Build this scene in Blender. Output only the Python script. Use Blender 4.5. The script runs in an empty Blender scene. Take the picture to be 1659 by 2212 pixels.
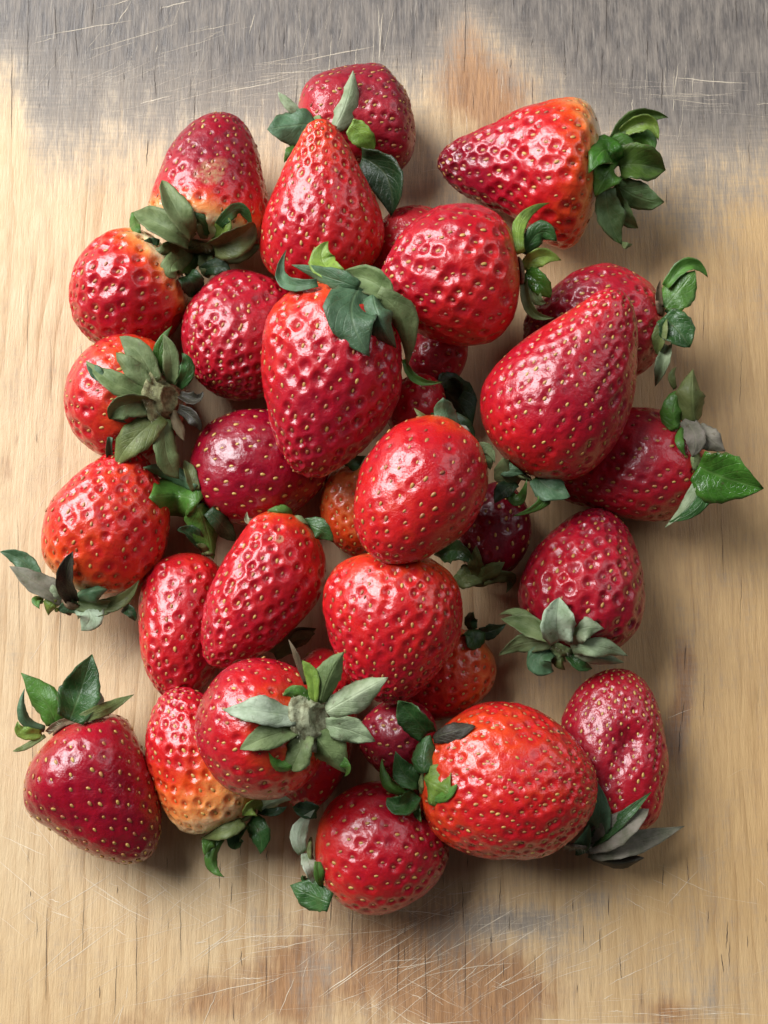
import bpy, math, random
import numpy as np
from mathutils import Vector, Matrix
from mathutils.bvhtree import BVHTree

# ------------------------------------------------------------------ camera, light, exposure
SC = bpy.context.scene
COL = SC.collection
TILT = math.radians(12.0)
DIST = 0.36
HFOV = math.radians(31.2)
TARGET = Vector((0.0, 0.0, 0.0))
CAM = TARGET + Vector((0, -math.sin(TILT) * DIST, math.cos(TILT) * DIST))
cam_d = bpy.data.cameras.new('camera')
cam = bpy.data.objects.new('camera', cam_d)
COL.objects.link(cam)
cam.location = CAM
cam.rotation_euler = (TILT, 0, 0)
cam_d.sensor_fit = 'HORIZONTAL'
cam_d.sensor_width = 36
cam_d.lens = 18 / math.tan(HFOV / 2)
cam_d.clip_start = 0.01
cam_d.clip_end = 20
cam_d.dof.use_dof = True
cam_d.dof.focus_distance = DIST - 0.035
cam_d.dof.aperture_fstop = 64
SC.camera = cam

world = bpy.data.worlds.new('World')
SC.world = world
world.use_nodes = True
world.node_tree.nodes['Background'].inputs[0].default_value = (0.86, 0.93, 1.0, 1)
world.node_tree.nodes['Background'].inputs[1].default_value = 0.05

def window_light(name, loc, aim, sx, sy, power, color):
    l = bpy.data.lights.new(name, 'AREA')
    l.shape = 'RECTANGLE'
    l.size, l.size_y = sx, sy
    l.energy = power
    l.color = color
    o = bpy.data.objects.new(name, l)
    COL.objects.link(o)
    o.location = loc
    o.rotation_euler = (Vector(aim) - Vector(loc)).to_track_quat('-Z', 'Y').to_euler()
    return o
window_light('window_light', (-0.74, 0.50, 0.78), (-0.02, 0.0, 0.0), 0.74, 0.94, 32.5, (0.97, 0.98, 1.0))
window_light('side_window_light', (0.75, 0.42, 0.78), (0.02, 0.0, 0.0), 0.60, 0.80, 3.0, (0.95, 0.96, 1.0))

SC.view_settings.view_transform = 'Standard'
SC.view_settings.look = 'None'
SC.view_settings.exposure = 0.0
SC.view_settings.gamma = 1
SC.render.engine = 'CYCLES'
SC.cycles.use_denoising = True
SC.cycles.max_bounces = 8
SC.cycles.diffuse_bounces = 3
SC.cycles.glossy_bounces = 3
SC.cycles.transmission_bounces = 3

# ------------------------------------------------------------------ view geometry (photo grid 1659 x 2212)
GW, GH = 1659.0, 2212.0
CX = Vector((1, 0, 0))
CY = Vector((0, math.cos(TILT), math.sin(TILT)))
CZ = Vector((0, -math.sin(TILT), math.cos(TILT)))
KT = 2 * math.tan(HFOV / 2) / GW

def ray(px, py):
    d = CX * ((px - GW / 2) * KT) - CY * ((py - GH / 2) * KT) - CZ
    return d                                   # unit depth along the view axis

def at_height(px, py, h):
    d = ray(px, py)
    return CAM + d * ((h - CAM.z) / d.z)

def at_depth(px, py, dep):
    return CAM + ray(px, py) * dep

def depth_of(p):
    return -(p - CAM).dot(CZ)

def to_px(p):
    v = p - CAM
    dep = -v.dot(CZ)
    return (v.dot(CX) / dep / KT + GW / 2, -v.dot(CY) / dep / KT + GH / 2)

# ------------------------------------------------------------------ the strawberries
# key: crown xy, tip xy, elevation of the tip, half widths (right, left) at five stations, depth factor,
#      ripeness from crown to tip, seed spacing, pit depth, bumpiness, gloss roughness, seed tone
ST = [.1, .3, .5, .7, .88]
B = {}
def berry(key, crown, tip, e, wid, flat, ripe, sp=32, pit=5.0, lump=4.0, rough=.36, tone=0, res=1.0, **kw):
    wid = [(w, w) if not isinstance(w, tuple) else w for w in wid]
    B[key] = dict(crown=crown, tip=tip, e=math.radians(e), wid=wid, flat=flat, ripe=ripe, sp=sp, pit=pit,
                  lump=lump, rough=rough, tone=tone, res=res, **kw)

berry('A', (650, 286), (880, 248), -8, [88, 110, 113, 113, 104], .95, (.56, .67, .74, .78, .80), wrk=0.6, sp=27, pit=4, lump=13, rough=.55,
      label='dull crimson strawberry at the very top, its leaves standing behind a bright red tip')
berry('E', (1300, 377), (942, 350), -4, [(137, 150), (152, 155), (125, 102), (82, 82), (50, 55)], .95, (.03, .31, .55, .65, .82), pw=1.35, sp=33, pit=5.5, lump=4, rough=.33,
      label='large strawberry at the upper right, tip pointing left, pale shoulder, glossy leaves on its right')
berry('G', (1000, 545), (792, 552), 0, [60, 95, 102, 90, 55], .9, (.6, .6, .62, .62, .62), sp=30, pit=3, lump=4, rough=.5, res=.7,
      label='dull red back of a strawberry mostly hidden behind the round pinkish one')
berry('H', (378, 560), (170, 705), 4, [(92, 85), (125, 115), (126, 130), (110, 115), (72, 75)], .95, (.12, .30, .53, .56, .58), pw=1.3, sp=36, pit=5, lump=5, rough=.33,
      label='round strawberry at the left edge with a pale yellow shoulder under dull olive leaves')
berry('I', (590, 610), (466, 845), 22, [(90, 80), (125, 112), (138, 125), (126, 120), (82, 85)], .9, (.72, .72, .72, .70, .66), pw=1.35, sp=29, pit=5, lump=4, rough=.4,
      label='dark crimson leafless strawberry left of the big central one, golden seeds at its lower end')
berry('J', (360, 856), (164, 866), -42, [90, 130, 138, 116, 70], 1, (.40, .44, .50, .58, .64), pw=1.2, sp=34, pit=4.5, lump=4, rough=.38, tone=1,
      label='strawberry at the left edge showing its dull green leaf crown and brown stem scar')
berry('K', (172, 1275), (285, 972), 3, [(95, 80), (135, 115), (136, 122), (118, 98), (75, 62)], .92, (.27, .43, .49, .50, .50), pw=1.2, wrk=0.25, sp=34, pit=4.5, lump=7, rough=.34,
      label='bumpy orange red strawberry at the left edge with a blackened upright leaf')
berry('L', (412, 1050), (712, 988), 0, [(65, 85), (105, 130), (118, 140), (105, 122), (66, 78)], .9, (.70, .76, .80, .81, .80), sp=36, pit=2.6, lump=4, rough=.3, tone=2,
      label='dark burgundy strawberry with smooth shiny skin and yellow seeds, under the big central tip')
berry('N', (1438, 684), (1130, 720), 0, [(80, 90), (125, 125), (130, 130), (105, 100), (60, 60)], .9, (.5, .62, .70, .74, .8), pw=1.25, sp=32, pit=4.5, lump=4, rough=.42,
      label='dark red strawberry behind the tip of the broad conical one, rounded leaves on its right')
berry('O', (1528, 1002), (1197, 1050), 0, [(88, 78), (135, 105), (148, 100), (120, 72), (62, 42)], .9, (.46, .60, .68, .68, .68), sp=32, pit=3.2, lump=4, rough=.45, tone=0,
      label='dull red strawberry at the right edge with one very large shiny green leaf')
berry('Q', (762, 1000), (768, 1205), 0, [50, 70, 76, 70, 45], .9, (.2, .27, .30, .36, .42), sp=27, pit=3.5, lump=5, rough=.38, tone=2, res=.7,
      label='small unripe orange strawberry wedged behind the glossy pinkish one in the middle')
berry('U', (1048, 1245), (1088, 1040), 0, [52, 74, 80, 70, 45], .9, (.74, .80, .83, .82, .82), sp=34, pit=3, lump=3, rough=.33, tone=2, res=.8,
      label='small burgundy strawberry in the gap right of the glossy pinkish one, olive leaves below it')
berry('V', (1205, 1398), (1312, 1104), -16, [(110, 85), (150, 125), (142, 126), (112, 102), (68, 66)], .95, (.66, .71, .74, .74, .76), pw=1.35, sp=34, pit=5.5, lump=4, rough=.42,
      label='crimson strawberry at the right with a pale grey green star of leaves at its foot')
berry('W', (1045, 1385), (880, 1540), 0, [66, 88, 92, 76, 45], .9, (.22, .31, .40, .55, .65), sp=29, pit=4, lump=4, rough=.42, res=.8,
      label='unripe orange strawberry half hidden below the heart shaped one, dark leaves on top')
berry('EE', (945, 1600), (772, 1588), 0, [58, 82, 88, 78, 50], .9, (.66, .68, .70, .7, .7), sp=30, pit=3, lump=4, rough=.5, res=.6,
      label='dark red strawberry in deep shadow behind the leaves of the big orange red one')
berry('DD', (700, 1400), (655, 1745), 0, [60, 85, 88, 78, 56], .9, (.5, .58, .6, .6, .6), sp=30, pit=3.5, lump=5, rough=.36, res=.7,
      label='buried strawberry whose red tip pokes out below the pale star of leaves')
berry('S', (420, 1195), (375, 1512), 5, [(86, 70), (106, 76), (103, 86), (86, 86), (56, 60)], .95, (.42, .52, .58, .58, .6), pw=1.2, wrk=0.35, sp=31, pit=4.5, lump=7, rough=.33,
      label='red strawberry with a wrinkled shiny side, leaning left of the slanted oval one')
berry('Y', (522, 1768), (358, 1493), 3, [(72, 108), (95, 128), (96, 119), (86, 108), (60, 68)], .92, (.07, .18, .34, .53, .60), pw=1.25, sp=29, pit=4.5, lump=3, rough=.32, tone=1,
      label='half ripe strawberry fading from red through orange to a white shoulder')
berry('Z', (138, 1574), (322, 1850), 6, [(108, 110), (160, 116), (136, 106), (108, 90), (70, 60)], .95, (.55, .66, .72, .75, .76), sp=35, pit=2.2, lump=4, rough=.3, tone=1,
      label='deep red conical strawberry lying apart at the lower left, upright green leaves above it')
berry('BB', (1310, 1805), (1342, 1445), 0, [(92, 72), (108, 100), (112, 113), (96, 112), (66, 76)], .8, (.52, .62, .70, .70, .72), wrk=0.4, sp=24, pit=4, lump=6, rough=.42, tone=2,
      dents=[(1362, 1598, 30, 26), (1345, 1640, 26, 14), (1325, 1680, 26, 8)],
      label='fan shaped crimson strawberry at the lower right with a dented face and dried grey leaves')
berry('CC', (680, 1840), (972, 1838), 0, [(86, 95), (125, 140), (130, 150), (110, 126), (72, 76)], .9, (.55, .62, .66, .68, .70), sp=34, pit=4.5, lump=4, rough=.36, tone=1,
      label='lowest strawberry, red with bright yellow seeds and drooping leaves at its left end')
berry('GA', (1000, 800), (880, 742), 0, [55, 78, 84, 75, 48], .9, (.6, .62, .64, .64, .64), sp=32, pit=3.5, lump=4, rough=.45, res=.6,
      label='red patch of a strawberry in the dark gap beneath the round pinkish one')
berry('GB', (960, 900), (840, 860), 0, [50, 72, 78, 70, 45], .9, (.6, .62, .64, .64, .64), sp=32, pit=3, lump=4, rough=.45, res=.6,
      label='sliver of a dark strawberry in shadow below the right flank of the big central one')
berry('B', (425, 525), (497, 250), -14, [(128, 110), (132, 118), (122, 116), (98, 100), (66, 68)], .95, (.02, .15, .55, .66, .70), wrk=0.3, sp=30, pit=4.5, lump=6, rough=.42,
      scars=[(455, 372, 34, 1.0), (478, 350, 22, .6), (430, 378, 18, .8)],
      label='strawberry at the upper left with a tan bruise and a crown of dull olive leaves')
berry('C', (703, 615), (690, 265), 10, [(100, 115), (133, 137), (120, 120), (88, 82), (56, 44)], .95, (.42, .49, .53, .55, .50), pw=1.15, sp=29, pit=4, lump=4, rough=.34, tone=1,
      label='bright red conical strawberry standing tip up in front of the dull crimson one')
berry('F', (1120, 585), (820, 617), 5, [(112, 115), (145, 150), (152, 145), (131, 121), (86, 76)], .95, (.48, .55, .60, .62, .62), pw=1.3, sp=38, pit=5.5, lump=5, rough=.38,
      label='round pinkish red strawberry with a row of small curled leaves on its right side')
berry('M', (1128, 1018), (1332, 630), 8, [(112, 116), (152, 168), (152, 142), (114, 94), (70, 52)], .95, (.44, .54, .60, .62, .64), sp=31, pit=4.5, lump=4, rough=.36, tone=1,
      label='broad conical strawberry on the right of the heap with its tip to the upper right')
berry('T', (885, 1190), (835, 1520), 3, [(130, 96), (165, 130), (160, 138), (126, 106), (76, 70)], .9, (.38, .48, .55, .59, .66), pw=1.35, sp=29, pit=5, lump=5, rough=.34,
      label='heart shaped strawberry directly below the glossy pinkish one, no leaves showing')
berry('R', (640, 1115), (458, 1435), 6, [(78, 86), (90, 128), (90, 122), (82, 100), (50, 60)], .95, (.38, .50, .58, .60, .62), pw=1.3, sp=32, pit=5, lump=5, rough=.35,
      scars=[(603, 1163, 13, 1.0)],
      label='slanted oval red strawberry left of the heart shaped one, tip to the lower left')
berry('X', (667, 1557), (455, 1585), -42, [98, 142, 153, 132, 86], 1, (.42, .53, .60, .66, .68), sp=33, pit=4, lump=5, rough=.35, tone=1,
      label='squat strawberry facing the viewer with a large pale star of leaves and round stem stub')
berry('D', (775, 620), (655, 1028), 8, [(126, 96), (172, 130), (155, 150), (120, 122), (76, 80)], .92, (.40, .54, .60, .64, .68), pw=1.25, sp=37, pit=5.5, lump=4, rough=.35,
      scars=[(690, 965, 10, .5)],
      label='biggest strawberry, in the centre, tip down, veined blue green leaves at its upper right')
berry('P', (1002, 932), (812, 1204), 14, [(95, 78), (140, 126), (146, 136), (118, 108), (84, 74)], .95, (.42, .50, .55, .57, .60), sp=40, pit=2.6, lump=6, rough=.31,
      label='glossy pinkish red strawberry on top in the middle, blunt, with sparse seeds')
berry('AA', (905, 1690), (1288, 1702), 4, [(106, 105), (150, 165), (158, 181), (149, 153), (102, 97)], .85, (.33, .46, .51, .53, .58), pw=1.3, sp=27, pit=4, lump=4, rough=.32,
      scars=[(1208, 1580, 6, 2.0)],
      label='big orange red strawberry at the lower right, densely pitted, dark green leaves on its left')
ORDER = list(B.keys())
# heights of the berry centres above the board in millimetres (settled once so that they rest on each other)
HEIGHT = {'A': 14.0, 'E': 17.2, 'G': 11.2, 'H': 14.4, 'I': 14.0, 'J': 14.8, 'K': 15.8, 'L': 13.2, 'N': 13.6, 'O': 12.4, 'Q': 8.0, 'U': 8.4, 'V': 14.4, 'W': 9.2, 'EE': 15.1, 'DD': 8.8, 'S': 10.4, 'Y': 13.1, 'Z': 14.0, 'BB': 10.0, 'CC': 13.6, 'GA': 8.8, 'GB': 15.4, 'B': 16.8, 'C': 25.9, 'F': 31.2, 'M': 32.4, 'T': 25.7, 'R': 21.1, 'X': 32.4, 'D': 31.4, 'P': 39.0, 'AA': 20.2}
#HEIGHT_END

def spline(spec, nt):
    th = np.linspace(0, math.pi, nt)
    t = (1 - np.cos(th)) / 2
    sth = np.arccos(1 - 2 * np.array(ST))
    g = np.sqrt(np.array(ST) * (1 - np.array(ST)))
    out = []
    dense = np.linspace(0, math.pi, 241)
    for k in (0, 1):
        w = np.array([w_[k] for w_ in spec['wid']]) / g
        v = np.interp(dense, sth, w)
        ker = np.exp(-0.5 * (np.arange(-24, 25) / 10.0) ** 2); ker /= ker.sum()
        v = np.convolve(np.pad(v, 24, mode='edge'), ker, mode='valid')
        vv = np.interp(th, dense, v)
        out.append(vv * np.sin(th) / 2)
    return t, out[0], out[1]

def frame(key, h=None):
    s = B[key]
    if h is None:
        h = HEIGHT.get(key, 12.0) * 1e-3
    mx, my = (s['crown'][0] + s['tip'][0]) / 2, (s['crown'][1] + s['tip'][1]) / 2
    c = at_height(mx, my, h)
    w = (CAM - c).normalized()
    u = (CX - w * CX.dot(w)).normalized()
    v = w.cross(u)
    scale = KT * depth_of(c)
    dx, dy = s['tip'][0] - s['crown'][0], s['tip'][1] - s['crown'][1]
    pl = math.hypot(dx, dy)
    dx, dy = dx / pl, dy / pl
    ce, se = math.cos(s['e']), math.sin(s['e'])
    a = (u * dx - v * dy) * ce + w * se
    nr = u * (-dy) - v * dx
    b = a.cross(nr)
    L = pl / ce
    return dict(c=c, a=a, nr=nr, b=b, L=L, scale=scale, w=w)

def arr(v):
    return np.array((v.x, v.y, v.z))

def base_surface(key, nt, npv, h=None, shrink=1.0):
    """rings of a smooth berry; returns points (nt,np,3) in metres, t, phi, frame"""
    s = B[key]
    f = frame(key, h)
    t, rr, rl = spline(s, nt)
    phi = np.linspace(0, 2 * math.pi, npv, endpoint=False)
    cp, sp = np.cos(phi), np.sin(phi)
    X = np.where(cp[None, :] > 0, rr[:, None], rl[:, None]) * cp[None, :]
    Z = ((rr + rl) / 2 * s['flat'])[:, None] * sp[None, :]
    along = (t - .5) * f['L']
    k = f['scale'] * shrink
    P = (arr(f['c'])[None, None] + arr(f['a'])[None, None] * (along[:, None, None] * k)
         + arr(f['nr'])[None, None] * (X[..., None] * k) + arr(f['b'])[None, None] * (Z[..., None] * k))
    return P, t, phi, f

def grid_faces(nt, npv):
    i = np.arange(nt - 1)[:, None]
    j = np.arange(npv)[None, :]
    j2 = (j + 1) % npv
    q = np.stack([i * npv + j + 0 * j2, i * npv + j2 + 0 * j, (i + 1) * npv + j2, (i + 1) * npv + j + 0 * j2], -1)
    return q.reshape(-1, 4)

def proxy_bvh(key, h=None, shrink=1.0):
    P, t, phi, f = base_surface(key, 22, 28, h, shrink)
    return BVHTree.FromPolygons([Vector(p) for p in P.reshape(-1, 3)], grid_faces(22, 28).tolist()), P

#----BUILD
RNG = np.random.default_rng(7)
random.seed(11)

# ------------------------------------------------------------------ small helpers
def tag(o, label=None, cat=None, group=None, kind=None):
    if label: o['label'] = label
    if cat: o['category'] = cat
    if group: o['group'] = group
    if kind: o['kind'] = kind
    return o

def mesh_np(name, verts, faces, smooth=True):
    """verts (n,3) array; faces list of arrays (each all quads or all tris)"""
    me = bpy.data.meshes.new(name)
    verts = np.asarray(verts, dtype=np.float32)
    me.vertices.add(len(verts))
    me.vertices.foreach_set('co', verts.ravel())
    idx = np.concatenate([np.asarray(f, dtype=np.int32).ravel() for f in faces])
    cnt = np.concatenate([np.full(len(f), np.asarray(f).shape[1], dtype=np.int32) for f in faces])
    start = np.concatenate([[0], np.cumsum(cnt)[:-1]]).astype(np.int32)
    me.loops.add(len(idx))
    me.loops.foreach_set('vertex_index', idx)
    me.polygons.add(len(cnt))
    me.polygons.foreach_set('loop_start', start)
    me.polygons.foreach_set('loop_total', cnt)
    me.update(calc_edges=True)
    me.validate()
    if smooth:
        me.polygons.foreach_set('use_smooth', np.ones(len(me.polygons), dtype=bool))
    return me

def attr(me, name, vals):
    a = me.attributes.new(name, 'FLOAT', 'POINT')
    a.data.foreach_set('value', np.asarray(vals, dtype=np.float32).ravel())

def link(name, me, mat, parent=None, loc=None):
    o = bpy.data.objects.new(name, me)
    COL.objects.link(o)
    if mat is not None and len(me.materials) == 0:
        me.materials.append(mat)
    if parent is not None:
        o.parent = parent
    if loc is not None:
        o.location = loc
    return o

def smooth(a, b, x):
    t = np.clip((x - a) / (b - a), 0, 1)
    return t * t * (3 - 2 * t)

def waves(seed, n, fmin, fmax):
    r = np.random.default_rng(seed)
    d = r.normal(size=(n, 3)); d /= np.linalg.norm(d, axis=1, keepdims=True)
    fr = r.uniform(fmin, fmax, n)
    ph = r.uniform(0, 6.28, n)
    def f(P):
        out = np.zeros(P.shape[:-1])
        for i in range(n):
            out += np.sin(P @ (d[i] * fr[i]) + ph[i])
        return out / math.sqrt(n)
    return f

# ------------------------------------------------------------------ materials
class NT:
    def __init__(self, name):
        self.m = bpy.data.materials.new(name)
        self.m.use_nodes = True
        self.t = self.m.node_tree
        self.b = self.t.nodes['Principled BSDF']
        self.out = self.t.nodes['Material Output']
    def n(self, typ, **kw):
        nd = self.t.nodes.new(typ)
        for k, v in kw.items():
            setattr(nd, k, v)
        return nd
    def l(self, a, b):
        self.t.links.new(a, b)
    def put(self, sock, v):
        if hasattr(v, 'is_output') or isinstance(v, bpy.types.NodeSocket):
            self.l(v, sock)
        else:
            sock.default_value = v
    def math(self, op, a, b=0.0, c=None, clamp=False):
        nd = self.n('ShaderNodeMath', operation=op, use_clamp=clamp)
        self.put(nd.inputs[0], a); self.put(nd.inputs[1], b)
        if c is not None: self.put(nd.inputs[2], c)
        return nd.outputs[0]
    def attr(self, name):
        nd = self.n('ShaderNodeAttribute', attribute_name=name)
        return nd.outputs['Fac']
    def noise(self, vec, scale, detail=3, rough=.55, dist=0.0):
        nd = self.n('ShaderNodeTexNoise')
        if vec is not None: self.l(vec, nd.inputs['Vector'])
        nd.inputs['Scale'].default_value = scale
        nd.inputs['Detail'].default_value = detail
        nd.inputs['Roughness'].default_value = rough
        nd.inputs['Distortion'].default_value = dist
        return nd.outputs[0]
    def mapping(self, vec, sc, loc=(0, 0, 0)):
        nd = self.n('ShaderNodeMapping')
        self.l(vec, nd.inputs['Vector'])
        nd.inputs['Scale'].default_value = sc
        nd.inputs['Location'].default_value = loc
        return nd.outputs[0]
    def rng(self, x, a, b, c=0.0, d=1.0, kind='SMOOTHSTEP'):
        nd = self.n('ShaderNodeMapRange', interpolation_type=kind)
        self.put(nd.inputs['Value'], x)
        nd.inputs['From Min'].default_value = a; nd.inputs['From Max'].default_value = b
        nd.inputs['To Min'].default_value = c; nd.inputs['To Max'].default_value = d
        return nd.outputs['Result']
    def mix(self, f, a, b, mode='MIX'):
        nd = self.n('ShaderNodeMix', data_type='RGBA', blend_type=mode)
        self.put(nd.inputs[0], f)
        self.put(nd.inputs[6], a if not isinstance(a, tuple) else (*a, 1))
        self.put(nd.inputs[7], b if not isinstance(b, tuple) else (*b, 1))
        return nd.outputs[2]
    def ramp(self, x, stops):
        nd = self.n('ShaderNodeValToRGB')
        self.l(x, nd.inputs[0])
        els = nd.color_ramp.elements
        while len(els) < len(stops): els.new(.5)
        for e, (p, c) in zip(els, stops):
            e.position = p; e.color = (*c, 1)
        return nd.outputs[0]
    def bump(self, h, dist, strength=1.0, prev=None):
        nd = self.n('ShaderNodeBump')
        nd.inputs['Strength'].default_value = strength
        nd.inputs['Distance'].default_value = dist
        self.l(h, nd.inputs['Height'])
        if prev is not None: self.l(prev, nd.inputs['Normal'])
        return nd.outputs[0]

def obj_coords(N):
    tc = N.n('ShaderNodeTexCoord')
    oi = N.n('ShaderNodeObjectInfo')
    ad = N.n('ShaderNodeVectorMath', operation='ADD')
    N.l(tc.outputs['Object'], ad.inputs[0])
    N.l(oi.outputs['Random'], ad.inputs[1])
    return ad.outputs[0], oi

def make_flesh_mat():
    N = NT('strawberry_flesh')
    v, oi = obj_coords(N)
    blot = N.noise(v, 170, 3, .55)
    fine = N.noise(v, 900, 3, .6)
    micro = N.noise(v, 2600, 3, .65)
    r = N.math('ADD', N.attr('ripe'), N.math('MULTIPLY', N.math('SUBTRACT', blot, .5), .20))
    r = N.math('ADD', r, N.math('MULTIPLY', N.math('SUBTRACT', fine, .5), .07))
    col = N.ramp(r, [(0.0, (.78, .68, .42)), (.10, (.82, .56, .30)), (.20, (.79, .28, .075)), (.34, (.67, .065, .009)),
                     (.47, (.54, .012, .012)), (.60, (.41, .005, .017)), (.74, (.25, .003, .016)), (.93, (.115, .002, .012))])
    scar = N.attr('scar')
    sc1 = N.math('MULTIPLY', N.rng(scar, .25, .9), N.rng(N.noise(v, 700, 4, .7), .32, .62))
    col = N.mix(sc1, col, (.42, .20, .10))
    col = N.mix(N.rng(scar, 1.2, 1.7), col, (.03, .012, .01))
    N.l(col, N.b.inputs['Base Color'])
    rg = N.math('ADD', N.math('MULTIPLY', oi.outputs['Alpha'], 1.0), N.math('MULTIPLY', N.math('SUBTRACT', N.noise(v, 230, 4, .6), .5), .6))
    rg = N.math('ADD', rg, N.math('MULTIPLY', sc1, .3))
    N.l(N.math('MAXIMUM', N.math('MINIMUM', rg, .8), .16), N.b.inputs['Roughness'])
    N.b.inputs['IOR'].default_value = 1.46
    N.b.inputs['Specular IOR Level'].default_value = .48
    N.b.inputs['Coat Weight'].default_value = .7
    N.b.inputs['Coat Roughness'].default_value = .06
    N.b.inputs['Subsurface Weight'].default_value = .32
    N.b.inputs['Subsurface Radius'].default_value = (1.0, .22, .12)
    N.b.inputs['Subsurface Scale'].default_value = .0042
    h = N.math('ADD', N.math('MULTIPLY', fine, .75), N.math('MULTIPLY', micro, .26))
    N.l(N.bump(h, .0011, .30), N.b.inputs['Normal'])
    N.l(N.bump(N.noise(v, 560, 3, .55, .5), .0008, .42), N.b.inputs['Coat Normal'])
    return N.m

def make_seed_mat():
    N = NT('strawberry_seed')
    v, oi = obj_coords(N)
    col = N.ramp(N.attr('tone'), [(0, (.22, .045, .02)), (.3, (.38, .15, .05)), (.6, (.47, .26, .065)), (1.0, (.58, .40, .10))])
    col = N.mix(N.math('MULTIPLY', N.noise(v, 1500, 2), .4), col, (.30, .14, .05))
    N.l(col, N.b.inputs['Base Color'])
    N.b.inputs['Roughness'].default_value = .42
    return N.m

def make_leaf_mat():
    N = NT('strawberry_leaf')
    v, oi = obj_coords(N)
    u, s = N.attr('leaf_u'), N.attr('leaf_v')
    au = N.math('ABSOLUTE', u)
    rib = N.math('SUBTRACT', 1.0, N.rng(au, .0, .10))
    sv = N.math('FRACT', N.math('SUBTRACT', N.math('MULTIPLY', s, 6.0), N.math('MULTIPLY', au, 2.6)))
    sv = N.math('ABSOLUTE', N.math('SUBTRACT', sv, .5))
    side = N.math('SUBTRACT', 1.0, N.rng(sv, .0, .12))
    vein = N.math('MAXIMUM', N.math('MULTIPLY', rib, .8), N.math('MULTIPLY', side, .5))
    net = N.n('ShaderNodeTexVoronoi', feature='DISTANCE_TO_EDGE')
    N.l(v, net.inputs['Vector']); net.inputs['Scale'].default_value = 900
    cell = N.rng(net.outputs['Distance'], .0, .09, 1, 0)
    vein = N.math('MAXIMUM', vein, N.math('MULTIPLY', cell, .30))
    base = oi.outputs['Color']
    dark = N.mix(1.0, base, (.55, .62, .5), 'MULTIPLY')
    col = N.mix(N.rng(N.noise(v, 260, 4, .6), .35, .7), base, dark)
    lite = N.mix(.5, base, (.33, .38, .17))
    col = N.mix(N.math('MULTIPLY', vein, .34), col, lite)
    brown = N.math('MULTIPLY', N.rng(N.noise(v, 420, 4, .65), .60, .72), .55)
    edge = N.math('MULTIPLY', N.rng(au, .82, 1.0), N.rng(N.noise(v, 500, 2), .45, .65))
    col = N.mix(N.math('MAXIMUM', brown, N.math('MULTIPLY', edge, .6)), col, (.10, .075, .035))
    N.l(col, N.b.inputs['Base Color'])
    rg = N.math('ADD', oi.outputs['Alpha'], N.math('MULTIPLY', N.math('SUBTRACT', N.noise(v, 300, 3), .5), .3))
    N.l(rg, N.b.inputs['Roughness'])
    N.b.inputs['Specular IOR Level'].default_value = .5
    h = N.math('ADD', N.math('MULTIPLY', vein, -.5), N.math('MULTIPLY', N.noise(v, 800, 3), .5))
    nb = N.bump(h, .0005, .5)
    N.l(nb, N.b.inputs['Normal'])
    tr = N.n('ShaderNodeBsdfTranslucent')
    N.l(col, tr.inputs['Color'])
    mx = N.n('ShaderNodeMixShader'); mx.inputs[0].default_value = .26
    N.l(N.b.outputs[0], mx.inputs[1]); N.l(tr.outputs[0], mx.inputs[2])
    N.l(mx.outputs[0], N.out.inputs['Surface'])
    return N.m

def make_hub_mat():
    N = NT('calyx_hub')
    v, oi = obj_coords(N)
    base = oi.outputs['Color']
    dark = N.mix(1.0, base, (.4, .36, .3), 'MULTIPLY')
    col = N.mix(N.rng(N.noise(v, 600, 4, .7), .36, .64), base, dark)
    N.l(col, N.b.inputs['Base Color'])
    N.b.inputs['Roughness'].default_value = .75
    N.l(N.bump(N.noise(v, 1200, 4, .7), .0004, .6), N.b.inputs['Normal'])
    return N.m

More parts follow.
